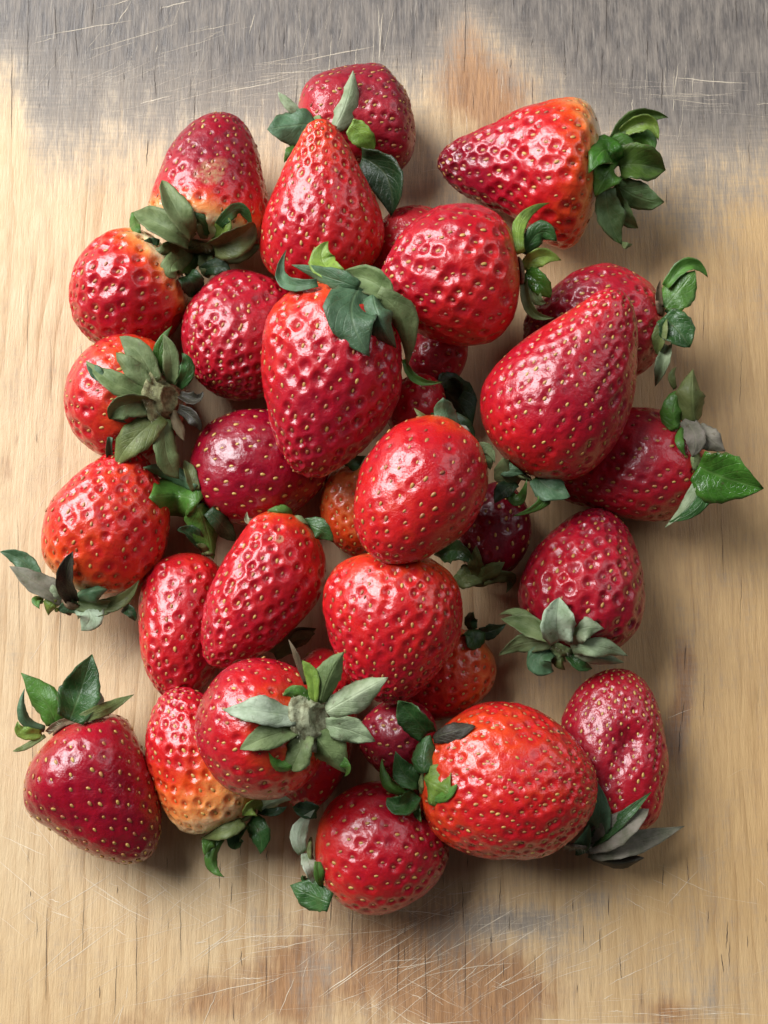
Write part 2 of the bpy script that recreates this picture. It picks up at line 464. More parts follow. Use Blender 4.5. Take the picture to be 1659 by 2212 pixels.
def make_board_mat():
    N = NT('worn_board_wood')
    tc = N.n('ShaderNodeTexCoord')
    v = tc.outputs['Object']
    sep = N.n('ShaderNodeSeparateXYZ'); N.l(v, sep.inputs[0])
    wob = N.noise(N.mapping(v, (30, 9, 1)), 1.0, 3)
    wob2 = N.noise(N.mapping(v, (160, 30, 1)), 1.0, 2)
    bx = N.math('ADD', N.math('MULTIPLY', sep.outputs[0], 205), N.math('MULTIPLY', wob, 3.4))
    bx = N.math('ADD', bx, N.math('MULTIPLY', wob2, .55))
    fr = N.math('FRACT', bx)
    band = N.math('MULTIPLY', N.math('POWER', fr, 3.0), N.rng(N.noise(N.mapping(v, (90, 14, 1), (3, 1, 0)), 1.0, 2), .35, .68))
    streak = N.noise(N.mapping(v, (1250, 95, 40)), 1.0, 6, .66)
    streak2 = N.noise(N.mapping(v, (420, 10, 40), (2, 5, 0)), 1.0, 4, .6)
    fibre = N.noise(N.mapping(v, (2600, 330, 40), (7, 3, 0)), 1.0, 5, .68)
    blot = N.noise(N.mapping(v, (70, 42, 40)), 1.0, 6, .64)
    blot2 = N.noise(N.mapping(v, (330, 95, 90)), 1.0, 6, .68)
    warm = N.attr('warm')
    light = N.mix(warm, (.68, .52, .31), (.61, .39, .165))
    deep = N.mix(warm, (.50, .315, .15), (.37, .20, .075))
    g = N.math('ADD', N.math('MULTIPLY', N.rng(streak, .3, .72), .40), N.math('MULTIPLY', band, N.math('SUBTRACT', .82, N.math('MULTIPLY', warm, .55))))
    g = N.math('ADD', g, N.math('MULTIPLY', N.rng(streak2, .35, .7), .13))
    g = N.math('ADD', g, N.math('MULTIPLY', N.rng(blot, .35, .7), .16), clamp=True)
    col = N.mix(g, light, deep)
    # brown water stains with a ragged rim
    br = N.math('ADD', N.attr('brown'), N.math('MULTIPLY', N.math('SUBTRACT', blot2, .5), .34))
    br = N.math('ADD', br, N.math('MULTIPLY', N.math('SUBTRACT', streak, .5), .34))
    br = N.math('ADD', br, N.math('MULTIPLY', N.math('SUBTRACT', N.noise(v, 60, 6, .66), .5), 1.0))
    brf = N.rng(br, .14, .74)
    col = N.mix(N.math('MULTIPLY', brf, .82), col, N.mix(N.rng(streak, .3, .7), (.40, .19, .075), (.20, .085, .034)))
    # grey mould stain
    mo = N.math('ADD', N.attr('mould'), N.math('MULTIPLY', N.math('SUBTRACT', blot2, .5), .80))
    mo = N.math('ADD', mo, N.math('MULTIPLY', N.math('SUBTRACT', blot, .5), .75))
    mo = N.math('ADD', mo, N.math('MULTIPLY', N.math('SUBTRACT', streak, .5), .60))
    mo = N.math('ADD', mo, N.math('MULTIPLY', N.math('SUBTRACT', fibre, .5), .45))
    cross = N.noise(N.mapping(v, (110, 1500, 40), (4, 1, 0)), 1.0, 4, .62)
    mo = N.math('ADD', mo, N.math('MULTIPLY', N.math('SUBTRACT', cross, .5), .42))
    mof = N.rng(mo, .26, 1.0)
    col = N.mix(N.math('MULTIPLY', N.rng(mo, -.05, .70), .85), col, N.mix(streak, (.47, .40, .31), (.24, .205, .165)))
    col = N.mix(N.math('MULTIPLY', mof, .90), col, N.mix(N.math('ADD', N.math('MULTIPLY', N.rng(blot2, .36, .66), .5), N.math('MULTIPLY', N.rng(streak, .36, .66), .5)), (.040, .037, .040), (.235, .200, .165)))
    # bleached fibres lying in the stain, dark fibres elsewhere
    pf = N.math('MULTIPLY', N.rng(N.noise(N.mapping(v, (1500, 70, 40), (1, 9, 0)), 1.0, 4, .7), .56, .72), N.math('MULTIPLY', mof, .50))
    col = N.mix(pf, col, (.42, .37, .30))
    df = N.math('MULTIPLY', N.rng(fibre, .60, .74), N.math('ADD', N.math('MULTIPLY', N.attr('mould'), .7), .22), clamp=True)
    col = N.mix(N.math('MULTIPLY', df, .6), col, (.07, .05, .04))
    N.l(col, N.b.inputs['Base Color'])
    N.l(N.rng(blot2, .3, .7, .42, .62), N.b.inputs['Roughness'])
    N.b.inputs['Specular IOR Level'].default_value = .45
    h = N.math('ADD', N.math('MULTIPLY', streak, .5), N.math('MULTIPLY', fibre, .4))
    h = N.math('SUBTRACT', h, N.math('MULTIPLY', band, .5))
    N.l(N.bump(h, .0006, .6), N.b.inputs['Normal'])
    return N.m

def plain(name, col, rough=.6):
    N = NT(name)
    tc = N.n('ShaderNodeTexCoord')
    c = N.mix(N.noise(tc.outputs['Object'], 800, 3), tuple(x * .75 for x in col), tuple(min(1, x * 1.2) for x in col))
    N.l(c, N.b.inputs['Base Color'])
    N.b.inputs['Roughness'].default_value = rough
    return N.m

M_FLESH, M_SEED, M_LEAF, M_HUB, M_BOARD = make_flesh_mat(), make_seed_mat(), make_leaf_mat(), make_hub_mat(), make_board_mat()
M_SCRATCH = plain('scratched_bare_wood', (.78, .67, .50), .6)
M_CRACK = plain('crack_dirt', (.06, .045, .035), .9)
M_HAIR = plain('calyx_hair', (.42, .44, .30), .7)

# ------------------------------------------------------------------ the cutting board
def build_board():
    x0, x1, y0, y1, th, rad = -.19, .19, -.25, .27, .022, .006
    nx, ny = 230, 300
    xs = np.linspace(x0, x1, nx); ys = np.linspace(y0, y1, ny)
    X, Y = np.meshgrid(xs, ys)
    top = np.stack([X, Y, np.zeros_like(X)], -1).reshape(-1, 3)
    i = np.arange(ny - 1)[:, None]; j = np.arange(nx - 1)[None, :]
    faces = [np.stack([i * nx + j, i * nx + j + 1, (i + 1) * nx + j + 1, (i + 1) * nx + j], -1).reshape(-1, 4)]
    # rounded rim rings
    rim = np.concatenate([np.arange(nx), (np.arange(1, ny) * nx + nx - 1), ((ny - 1) * nx + np.arange(nx - 2, -1, -1)), (np.arange(ny - 2, 0, -1) * nx)])
    base = top[rim]
    cx, cy = (x0 + x1) / 2, (y0 + y1) / 2
    outn = np.zeros_like(base)
    outn[:, 0] = np.where(np.isclose(base[:, 0], x0), -1, np.where(np.isclose(base[:, 0], x1), 1, 0))
    outn[:, 1] = np.where(np.isclose(base[:, 1], y0), -1, np.where(np.isclose(base[:, 1], y1), 1, 0))
    verts = [top]; prev = rim; n0 = len(top)
    ringdefs = [(rad * math.sin(a), -rad * (1 - math.cos(a))) for a in (math.pi / 8, math.pi / 4, math.pi * 3 / 8, math.pi / 2)] + [(rad, -th)]
    m = len(rim)
    for off, z in ringdefs:
        r = base + outn * off; r[:, 2] = z
        ids = n0 + np.arange(m); n0 += m
        verts.append(r)
        nxt = np.roll(np.arange(m), -1)
        faces.append(np.stack([prev, ids, ids[nxt], prev[nxt]], -1))
        prev = ids
    verts.append(np.array([[cx, cy, -th]])); cidx = n0
    nxt = np.roll(np.arange(m), -1)
    faces.append(np.stack([prev, np.full(m, cidx), prev[nxt]], -1))
    V = np.concatenate(verts)
    me = mesh_np('cutting_board', V, faces)
    # stains, placed on the wood
    d = V - arr(CAM)
    dep = -(d @ arr(CZ))
    px = d @ arr(CX) / dep / KT + GW / 2
    py = -(d @ arr(CY)) / dep / KT + GH / 2
    def blobs(lst):
        o = np.zeros(len(V))
        for bx, by, sx, sy, a in lst:
            o += a * np.exp(-(((px - bx) / sx) ** 2 + ((py - by) / sy) ** 2))
        return o
    mould = blobs([(250, 80, 230, 140, .62), (560, 40, 190, 120, .50), (110, 240, 110, 110, .42), (330, 270, 200, 90, .42), (800, 60, 170, 100, .52),
                   (900, 190, 140, 80, .2), (1240, 110, 190, 130, .36), (1520, 40, 210, 110, .62), (1620, 190, 130, 80, .4), (1440, 220, 230, 70, .34),
                   (620, 230, 180, 70, .25), (1330, 330, 260, 120, .25), (1480, 470, 140, 70, .30), (1460, 400, 230, 150, .22), (920, 440, 120, 100, .42), (1600, 330, 140, 100, .22), (820, 330, 240, 60, .2),
                   (1140, 1990, 130, 38, .70), (1010, 2010, 90, 70, .42), (1220, 2060, 110, 50, .3), (690, 2090, 50, 80, .42), (1270, 1945, 45, 24, .35), (640, 1995, 60, 30, .2), (1340, 1940, 90, 30, .2), (1475, 1430, 30, 70, .3), (1462, 1600, 32, 90, .3),
                   (1560, 2140, 200, 90, .2), (1500, 2030, 60, 40, .12), (1250, 1450, 120, 60, .15), (560, 1985, 40, 30, .15), (220, 380, 120, 50, .2)])
    mould = mould * .78 + .74 * (1 - smooth(-40, 430, py + 50 * np.sin(px / 140.0) + 60 * smooth(500, 900, px) * (1 - smooth(1000, 1300, px))))
    mould += .42 * (1 - smooth(-60, 170, py)) + .14 * (1 - smooth(100, 560, py)) * smooth(900, 1400, px)
    mould -= blobs([(1010, 90, 70, 110, .40), (1060, 230, 70, 90, .35), (20, 260, 40, 200, .35)])
    brown = blobs([(985, 70, 85, 90, .66), (1065, 230, 90, 110, .66), (1000, 180, 140, 70, .42), (890, 2105, 175, 125, .90), (1090, 2160, 140, 100, .80), (640, 2110, 60, 130, .52), (470, 2160, 110, 80, .48), (250, 2200, 120, 60, .35), (1030, 1960, 80, 60, .35), (1475, 1425, 26, 70, .8), (1462, 1600, 28, 80, .75), (1480, 1515, 22, 50, .6), (1450, 2190, 60, 40, .4),
                   (620, 2150, 130, 120, .30), (1440, 2190, 90, 60, .35), (880, 1990, 120, 60, .32), (700, 1950, 60, 60, .25), (1640, 430, 60, 70, .25), (15, 1010, 14, 40, .5), (40, 950, 10, 26, .45)])
    warm = np.clip(.12 + .78 * smooth(700, 1500, px) - .25 * smooth(1900, 2150, py) * smooth(900, 1200, px) + .28 * smooth(1800, 2200, py) * (1 - smooth(300, 900, px)), 0, 1)
    attr(me, 'mould', mould); attr(me, 'brown', brown); attr(me, 'warm', warm)
    o = link('cutting_board', me, M_BOARD)
    tag(o, 'worn wooden cutting board with grey stains and knife scratches under the strawberries', 'cutting board')
    return o

def strip_mesh(name, lines):
    V, F, n = [], [], 0
    for pts, wid, z in lines:
        pts = np.array(pts)
        k = len(pts)
        tg = np.gradient(pts, axis=0)
        tg /= np.linalg.norm(tg, axis=1, keepdims=True) + 1e-12
        nn = np.stack([-tg[:, 1], tg[:, 0]], -1)
        tp = np.sin(np.linspace(.06, math.pi - .06, k)) ** .6 * wid * .5 * RNG.uniform(.6, 1.15, k)
        a = pts + nn * tp[:, None]; b = pts - nn * tp[:, None]
        for q in (a, b):
            V.append(np.concatenate([q, np.full((k, 1), z)], 1))
        i = np.arange(k - 1)
        F.append(np.stack([n + i, n + k + i, n + k + i + 1, n + i + 1], -1))
        n += 2 * k
    return mesh_np(name, np.concatenate(V), [np.concatenate(F)], smooth=False)

def build_board_marks(board):
    def gp(px, py):
        p = at_height(px, py, 0)
        return np.array((p.x, p.y))
    lines = []
    # (centre x, centre y, spread x, spread y, direction deg, spread deg, count, length, width mm)
    sets = [(330, 130, 190, 80, -18, 6, 26, 190, .16), (560, 200, 160, 60, -9, 4, 40, 150, .14), (300, 90, 160, 80, -60, 8, 9, 120, .14), (720, 130, 160, 100, -86, 6, 30, 120, .12),
            (1500, 215, 150, 40, 1, 3, 34, 170, .12), (1350, 200, 180, 60, -88, 4, 40, 90, .12), (1180, 330, 220, 80, -88, 5, 30, 90, .12), (1000, 330, 120, 60, -10, 8, 12, 80, .12),
            (330, 2000, 250, 130, -34, 6, 60, 200, .13), (300, 1930, 220, 90, 32, 8, 40, 170, .12), (560, 2060, 260, 120, -8, 9, 60, 190, .13), (900, 2080, 200, 110, -38, 5, 70, 220, .15),
            (1050, 2010, 200, 90, -20, 9, 60, 170, .13), (1350, 2080, 220, 90, -30, 5, 28, 150, .13), (1450, 2190, 180, 25, 0, 3, 30, 190, .14), (760, 1960, 200, 70, 12, 12, 40, 140, .11),
            (950, 2170, 160, 60, 30, 8, 30, 160, .12), (130, 1500, 90, 300, -45, 12, 14, 90, .12), (250, 1330, 80, 120, -50, 10, 8, 120, .13), (60, 1750, 60, 150, 35, 12, 16, 120, .12),
            (1500, 1700, 130, 250, -40, 14, 10, 90, .10), (300, 620, 160, 120, -38, 6, 14, 150, .11), (1400, 1930, 200, 60, 25, 10, 18, 120, .10), (500, 2170, 300, 60, -62, 10, 24, 130, .12), (110, 1010, 80, 200, -55, 10, 8, 110, .11)]
    for cx, cy, sx, sy, dg, sd, cnt, ln, wd in sets:
        for _ in range(int(cnt * 1.0)):
            x, y = RNG.normal(cx, sx * .7), RNG.normal(cy, sy * .7)
            an = math.radians(RNG.normal(dg, sd))
            L = ln * (.15 + 1.1 * RNG.random() ** 1.6)
            bend = RNG.normal(0, .012) * L
            k = 9
            s = np.linspace(-.5, .5, k)
            pts = []
            for q in s:
                ox = math.cos(an) * q * L - math.sin(an) * bend * (q * q * 4 - 1)
                oy = math.sin(an) * q * L + math.cos(an) * bend * (q * q * 4 - 1)
                pts.append(gp(x + ox + RNG.normal(0, .6), y + oy + RNG.normal(0, .6)))
            lines.append((pts, wd * 1e-3 * (.22 + 1.1 * RNG.random() ** 3), .00004 + RNG.uniform(0, .00003)))
    o = link('knife_scratches', strip_mesh('knife_scratches', lines), M_SCRATCH, board)
    o['kind'] = 'stuff'
    lines = []
    spec = [(1005, 60, 150, .5), (1310, 40, 110, .55), (1398, 105, 60, .5), (1430, 190, 90, .45), (1150, 200, 70, .35), (1220, 130, 90, .35), (1300, 150, 90, .4), (1590, 20, 60, .5),
            (318, 330, 60, .5), (335, 180, 60, .4), (120, 50, 70, .4), (165, 95, 60, .4), (200, 30, 50, .4), (60, 110, 120, .4), (390, 330, 50, .35), (420, 240, 90, .3), (560, 90, 70, .3), (640, 200, 50, .3),
            (25, 200, 200, .35), (1432, 1895, 60, .3), (1660, 1850, 40, .3), (1485, 1880, 60, .3), (1080, 1935, 90, .3), (1000, 1955, 110, .35), (715, 1960, 80, .35), (390, 2010, 130, .3), (295, 2060, 220, .3),
            (250, 2130, 130, .25), (100, 2060, 200, .3), (1570, 2020, 60, .45), (1560, 2080, 40, .4), (1340, 2090, 50, .3), (860, 2090, 130, .3), (760, 2030, 170, .3), (920, 2110, 170, .3), (575, 2120, 120, .25),
            (450, 2080, 120, .22), (1005, 2090, 160, .28), (180, 1990, 150, .2), (70, 1600, 220, .2), (130, 1350, 200, .2), (40, 1250, 260, .18), (175, 900, 200, .16), (110, 800, 180, .16), (60, 700, 200, .16),
            (475, 1890, 60, .3), (500, 1930, 50, .3), (1520, 1500, 100, .22), (1600, 1300, 120, .18), (1560, 1180, 140, .18), (1480, 1420, 60, .5), (1468, 1600, 70, .4), (1475, 1540, 50, .4), (1520, 690, 100, .2), (1600, 820, 120, .2)]
    for x, y, L, wd in spec:
        k = 11
        pts = [gp(x + RNG.normal(0, .5) + 5 * q * math.sin(x), y + q * L) for q in np.linspace(-.5, .5, k)]
        lines.append((pts, wd * 1e-3 * .42, .00009))
    for _ in range(150):
        x = RNG.uniform(0, 1659); y = RNG.choice([RNG.normal(120, 110), RNG.normal(2050, 110), RNG.uniform(0, 2212)], p=[.5, .25, .25])
        L = RNG.uniform(10, 55)
        pts = [gp(x + RNG.normal(0, .6), y + q * L) for q in np.linspace(-.5, .5, 5)]
        lines.append((pts, RNG.uniform(.05, .16) * 1e-3, .00009))
    o = link('grain_cracks', strip_mesh('grain_cracks', lines), M_CRACK, board)
    o['kind'] = 'stuff'

BOARD = build_board()
build_board_marks(BOARD)

# ------------------------------------------------------------------ strawberry bodies and seeds
def seed_template():
    rows, cols = 5, 7
    V = [(0, 0, -1.0)]
    for i in range(1, rows):
        z = -math.cos(math.pi * i / rows)
        r = math.sin(math.pi * i / rows) * (1 - .22 * z)
        for j in range(cols):
            a = 2 * math.pi * j / cols
            V.append((r * math.cos(a), r * math.sin(a), z))
    V.append((0, 0, 1.0))
    T = []
    for j in range(cols):
        T.append((0, 1 + (j + 1) % cols, 1 + j))
        T.append((len(V) - 1, 1 + (rows - 2) * cols + j, 1 + (rows - 2) * cols + (j + 1) % cols))
    for i in range(rows - 2):
        for j in range(cols):
            a, b = 1 + i * cols + j, 1 + i * cols + (j + 1) % cols
            T.append((a, b, b + cols)); T.append((a, b + cols, a + cols))
    return np.array(V), np.array(T)
SEED_V, SEED_T = seed_template()

def normals_grid(P):
    dt = np.gradient(P, axis=0)
    dp = (np.roll(P, -1, axis=1) - np.roll(P, 1, axis=1)) / 2
    n = np.cross(dp, dt)
    n /= np.linalg.norm(n, axis=-1, keepdims=True) + 1e-15
    return n

def build_berry(key, idx):
    s = B[key]
    nt, npv = int(156 * s['res']), int(208 * s['res'])
    P, t, phi, f = base_surface(key, nt, npv)
    k = f['scale']
    c = arr(f['c'])
    mid = P[1:-1].mean(axis=(0, 1))
    N = normals_grid(P)
    # consistent outward direction
    sign = np.sign(((P - c) * N).sum(-1)[nt // 3: 2 * nt // 3].mean())
    N *= sign
    N[0] = -arr(f['a']); N[-1] = arr(f['a'])
    # large lumps
    lo = waves(idx * 13 + 1, 7, 1 / 75 / k, 1 / 34 / k)
    mi = waves(idx * 13 + 2, 9, 1 / 24 / k, 1 / 13 / k)
    loc = P - c
    body = lo(loc) * s['lump'] * .62 + mi(loc) * (s['lump'] * .10 + .75)
    env = smooth(0, .05, t) * (1 - .5 * smooth(.97, 1, t))
    P0 = P + N * (body * env[:, None] * k)[..., None]
    # seeds on a spiral
    ring_area = np.zeros(nt)
    for i in range(1, nt):
        seg = np.linalg.norm(P[i] - P[i - 1], axis=-1).mean() / k
        per = np.linalg.norm(np.roll(P[i], -1, axis=0) - P[i], axis=-1).sum() / k
        ring_area[i] = seg * per
    dens = .72 + .5 * t ** 1.5 + .9 * smooth(.86, 1, t)
    dens *= smooth(.02, .09, t) * .9 + .1
    cum = np.cumsum(ring_area * dens)
    n = int(cum[-1] / (s['sp'] ** 2 * .70))
    r = np.random.default_rng(100 + idx)
    tq = np.interp((np.arange(n) + .5 + r.normal(0, .22, n)) / n * cum[-1], cum, np.arange(nt))
    ph = (np.arange(n) * 2.399963 + r.normal(0, .06, n)) % (2 * math.pi)
    ii = np.clip(tq, 1, nt - 2)
    i0 = np.round(ii).astype(int)
    j0 = np.round(ph / (2 * math.pi) * npv).astype(int) % npv
    SPt = P0[i0, j0]; SN = N[i0, j0]; St = t[i0]
    # distance of every vertex to its nearest seed, stretched along the axis
    a = arr(f['a'])
    def squash(Q):
        al = Q @ a
        return (Q - al[..., None] * a * .14) / k
    A = squash(P0.reshape(-1, 3) - c).astype(np.float32)
    S_ = squash(SPt - c).astype(np.float32)
    d1 = np.empty(len(A), dtype=np.float32); d2 = np.empty(len(A), dtype=np.float32); near = np.empty(len(A), dtype=int)
    s2 = (S_ ** 2).sum(1)
    for q in range(0, len(A), 8000):
        D = (A[q:q + 8000] ** 2).sum(1)[:, None] + s2[None] - 2 * A[q:q + 8000] @ S_.T
        near[q:q + 8000] = D.argmin(1)
        part = np.partition(D, 1, axis=1)
        d1[q:q + 8000] = np.sqrt(np.maximum(part[:, 0], 0)); d2[q:q + 8000] = np.sqrt(np.maximum(part[:, 1], 0))
    sw = r.uniform(.68, 1.28, n)
    x = d1 / (s['sp'] * .88) / sw[near]
    edge = (d2 - d1) / s['sp']
    dep = .88 * (1 + .5 * (s.get('pw', 1.0) - 1)) * s['pit'] * r.uniform(.25, 1.35, n)[near]
    fade = (smooth(.02, .12, t)[:, None] * np.ones(npv)[None]).ravel()
    pw = s.get('pw', 1.0)
    wall = smooth(.09 * pw, .40 * pw, x)
    pil = smooth(.25, .66, x) * .30 - (1 - smooth(0, .16, edge)) * .18 * smooth(.3, .5, x)
    pitd = (wall - 1 + pil) * dep * fade
    # skin wrinkles here and there
    wr = waves(idx * 13 + 3, 10, 1 / 7 / k, 1 / 3.6 / k)
    wm = smooth(.7, 1.8, s.get('wrk', 0) * 1.6 + waves(idx * 13 + 4, 6, 1 / 55 / k, 1 / 30 / k)(P0.reshape(-1, 3) - c))
    pitd = pitd * (1 - .5 * wm) + wr(P0.reshape(-1, 3) - c) * (.03 + .50 * wm)
    disp = pitd
    Pf = P0.reshape(-1, 3)
    sc_attr = np.zeros(len(Pf))
    bv = None
    for (x_, y_, rad, am) in s.get('scars', []):
        hit = surf_hit(key, x_, y_)
        if hit is None: continue
        dd = np.linalg.norm(Pf - arr(hit[0]), axis=1) / k
        sc_attr = np.maximum(sc_attr, am * (1 - smooth(rad * .5, rad * 1.2, dd)))
        disp = disp * (1 - .6 * np.clip(am, 0, 1) * (1 - smooth(rad * .4, rad * 1.1, dd)))
    for (x_, y_, rad, am) in s.get('dents', []):
        hit = surf_hit(key, x_, y_)
        if hit is None: continue
        dd = np.linalg.norm(Pf - arr(hit[0]), axis=1) / k
        disp = disp - am * np.exp(-(dd / rad) ** 2)
    PF = Pf + N.reshape(-1, 3) * (disp * k)[:, None]
    PF = PF.reshape(nt, npv, 3)
    # merge poles
    v0 = PF[0].mean(0); v1 = PF[-1].mean(0)
    inner = PF[1:-1].reshape(-1, 3)
    V = np.concatenate([[v0], inner, [v1]])
    nr_ = nt - 2
    F = grid_faces(nr_, npv) + 1
    jj = np.arange(npv); j2 = (jj + 1) % npv
    T0 = np.stack([np.zeros(npv, int), 1 + j2, 1 + jj], -1)
    lb = 1 + (nr_ - 1) * npv
    T1 = np.stack([np.full(npv, len(V) - 1), lb + jj, lb + j2], -1)
    if sign < 0:
        pass
    base = Vector((f['c'].x, f['c'].y, max(0.0, float(V[:, 2].min()))))
    root = bpy.data.objects.new('strawberry', None)
    root.empty_display_size = .01
    COL.objects.link(root)
    root.location = base
    tag(root, s['label'], 'strawberry', 'strawberries heaped on the cutting board')
    me = mesh_np('flesh', V - arr(base), [F, T0, T1])
    rp = np.interp(t, [0, .15, .35, .62, 1], s['ripe'])
    rp = np.interp(t, t, np.convolve(np.pad(rp, 12, mode='edge'), np.ones(25) / 25, mode='valid'))
    ripe = rp[:, None] + .055 * waves(idx * 13 + 5, 6, 1 / 80 / k, 1 / 40 / k)(P - c) * (1 + (1.2 if rp[0] < .3 else .1) * (1 - smooth(.1, .4, t)))[:, None]
    ripe = ripe.ravel() - .05 * smooth(.2, .5, x) * (rp.mean() < .8)
    def pack(q):
        q = q.reshape(nt, npv)
        return np.concatenate([[q[0].mean()], q[1:-1].ravel(), [q[-1].mean()]])
    attr(me, 'ripe', pack(ripe)); attr(me, 'scar', pack(sc_attr))
    o = link('flesh', me, M_FLESH, root)
    o.color = (1, 1, 1, s['rough'])
    # the seeds
    keep = r.uniform(0, 1, n) > .03
    pos = PF[i0, j0]
    sl = 5.8 * (s['sp'] / 33) ** .5 * r.uniform(.62, 1.14, n)
    up = SN
    ax = a[None] - (SN @ a)[:, None] * SN
    ax /= np.linalg.norm(ax, axis=1, keepdims=True) + 1e-9
    tw = r.normal(0, .22, n)
    sd = np.cross(up, ax)
    ax = ax * np.cos(tw)[:, None] + sd * np.sin(tw)[:, None]
    sd = np.cross(up, ax)
    tl = r.normal(0, .18, n)
    ax2 = ax * np.cos(tl)[:, None] + up * np.sin(tl)[:, None]
    up2 = np.cross(ax2, sd)
    tone = {0: (.40, .26), 1: (.62, .24), 2: (.84, .14)}[s['tone']]
    tv = np.clip(r.normal(tone[0], tone[1], n), 0, 1)
    sv, st, sa = [], [], []
    cnt = 0
    lift = r.uniform(-.6, .8, n) + (.6 if s['pit'] < 2.5 else 0)
    for q in np.nonzero(keep)[0]:
        L = sl[q] * k
        vv = pos[q] + up[q] * (lift[q] * k) + SEED_V[:, 2:3] * ax2[q] * L + SEED_V[:, 0:1] * sd[q] * L * .60 + SEED_V[:, 1:2] * up2[q] * L * .34
        sv.append(vv); st.append(SEED_T + cnt); cnt += len(SEED_V)
        sa.append(np.full(len(SEED_V), tv[q]))
    ms = mesh_np('seeds', np.concatenate(sv) - arr(base), [np.concatenate(st)])
    attr(ms, 'tone', np.concatenate(sa))
    so = link('seeds', ms, M_SEED, root)
    so['kind'] = 'stuff'
    return root, base, f

PROXY = {}
def proxy(key):
    if key not in PROXY:
        P, t, phi, f = base_surface(key, 44, 52)
        PROXY[key] = BVHTree.FromPolygons([Vector(p) for p in P.reshape(-1, 3)], grid_faces(44, 52).tolist())
    return PROXY[key]

def surf_hit(key, px, py):
    d = ray(px, py).normalized()
    loc, nor, i, dist = proxy(key).ray_cast(CAM, d)
    if loc is None: return None
    if nor.dot(d) > 0: nor = -nor
    return loc, nor

ROOTS = {}
for i_, key_ in enumerate(ORDER):
    ROOTS[key_] = build_berry(key_, i_)

# ------------------------------------------------------------------ leaf crowns
KIND = {'g': (.095, .23, .035, .38), 'd': (.048, .135, .034, .36), 'b': (.105, .205, .105, .48), 'l': (.25, .38, .06, .44), 'y': (.165, .20, .060, .5),
        'u': (.205, .270, .105, .6), 'p': (.41, .49, .30, .6), 'k': (.048, .036, .026, .5), 'n': (.20, .13, .07, .7), 's': (.28, .25, .195, .75),
        'D': (.022, .064, .020, .42), 'w': (.49, .57, .42, .58), 'G': (.07, .21, .025, .2), 'P': (.34, .36, .22, .75), 'Y': (.28, .28, .13, .75), 'm': (.16, .255, .095, .5), 'v': (.12, .21, .035, .42)}
W = {1: (500, 250), 2: (1330, 250), 3: (2100, 350), 4: (230, 900), 5: (980, 950), 6: (1700, 950), 7: (2194, 1000), 8: (2194, 1600), 9: (0, 1650),
     10: (680, 1650), 11: (1700, 2250), 12: (0, 2500), 13: (780, 2450), 14: (600, 2900), 15: (1400, 2600), 16: (2000, 2600), 17: (1600, 1550)}
Q = 3024 / 1659.0
def wp(w, p):
    return ((W[w][0] + p[0] * .5003) / Q, (W[w][1] + p[1] * .5003) / Q)

# key: hub (window, point), hub radius, hub colour, stub, leaves [(window, base, middle, tip, width, kind, options)]
CAL = {}
CAL['A'] = dict(hub=(1, (1500, 480)), r=20, col='u', leaves=[
    (1, (1330, 400), (1245, 300), (1190, 225), 75, 'p', ''), (1, (1480, 470), (1290, 490), (1105, 520), 250, 'b', 'r'), (1, (1330, 660), (1285, 710), (1235, 780), 70, 'g', ''),
    (2, (40, 520), (80, 300), (120, 55), 175, 'p', ''), (2, (95, 490), (190, 570), (285, 695), 165, 'l', 'r'), (2, (190, 740), (390, 900), (420, 1200), 260, 'D', 'r')])
CAL['B'] = dict(hub=(1, (610, 1440)), r=44, col='u', stub=12, hair=90, leaves=[
    (1, (450, 1300), (365, 1120), (275, 920), 180, 'u', 'r'), (1, (430, 1390), (240, 1260), (50, 1170), 210, 'u', ''), (1, (60, 1170), (60, 1270), (125, 1380), 80, 'g', ''),
    (1, (640, 1310), (560, 1200), (410, 1165), 120, 'd', ''), (1, (740, 1400), (765, 1290), (775, 1185), 140, 'l', 'r'), (1, (720, 1440), (880, 1370), (1005, 1260), 210, 'y', 'r'),
    (1, (780, 1190), (900, 1130), (985, 1290), 110, 'd', ''), (1, (760, 1480), (900, 1490), (1050, 1420), 170, 'y', ''), (1, (480, 1500), (340, 1600), (390, 1690), 170, 'u', 'r'),
    (1, (250, 1420), (165, 1430), (150, 1520), 95, 'b', 'r'), (1, (640, 1530), (620, 1610), (645, 1690), 120, 'u', ''), (1, (560, 1440), (370, 1490), (190, 1470), 150, 'y', ''),
    (1, (560, 1490), (460, 1590), (330, 1640), 120, 'g', ''), (1, (600, 1350), (590, 1290), (560, 1240), 90, 'u', '')])
CAL['E'] = dict(hub=(3, (560, 640)), r=36, col='y', leaves=[
    (3, (640, 370), (820, 220), (1062, 225), 140, 'v', ''), (3, (700, 350), (890, 270), (985, 405), 120, 'l', ''), (3, (630, 400), (850, 355), (950, 500), 150, 'g', 'r'),
    (3, (600, 420), (730, 430), (825, 555), 150, 'g', ''), (3, (735, 600), (830, 590), (1040, 640), 250, 'v', 'r'), (3, (690, 800), (860, 870), (1030, 890), 200, 'm', ''),
    (3, (660, 850), (720, 1000), (825, 1095), 125, 'm', ''), (3, (580, 850), (600, 1040), (700, 1225), 190, 'm', ''), (3, (505, 880), (545, 1070), (695, 1225), 65, 'g', ''),
    (3, (695, 1215), (735, 1235), (780, 1220), 45, 'u', ''), (3, (725, 590), (600, 640), (485, 850), 220, 'g', 'r'), (3, (700, 540), (560, 470), (435, 665), 210, 'G', '')])
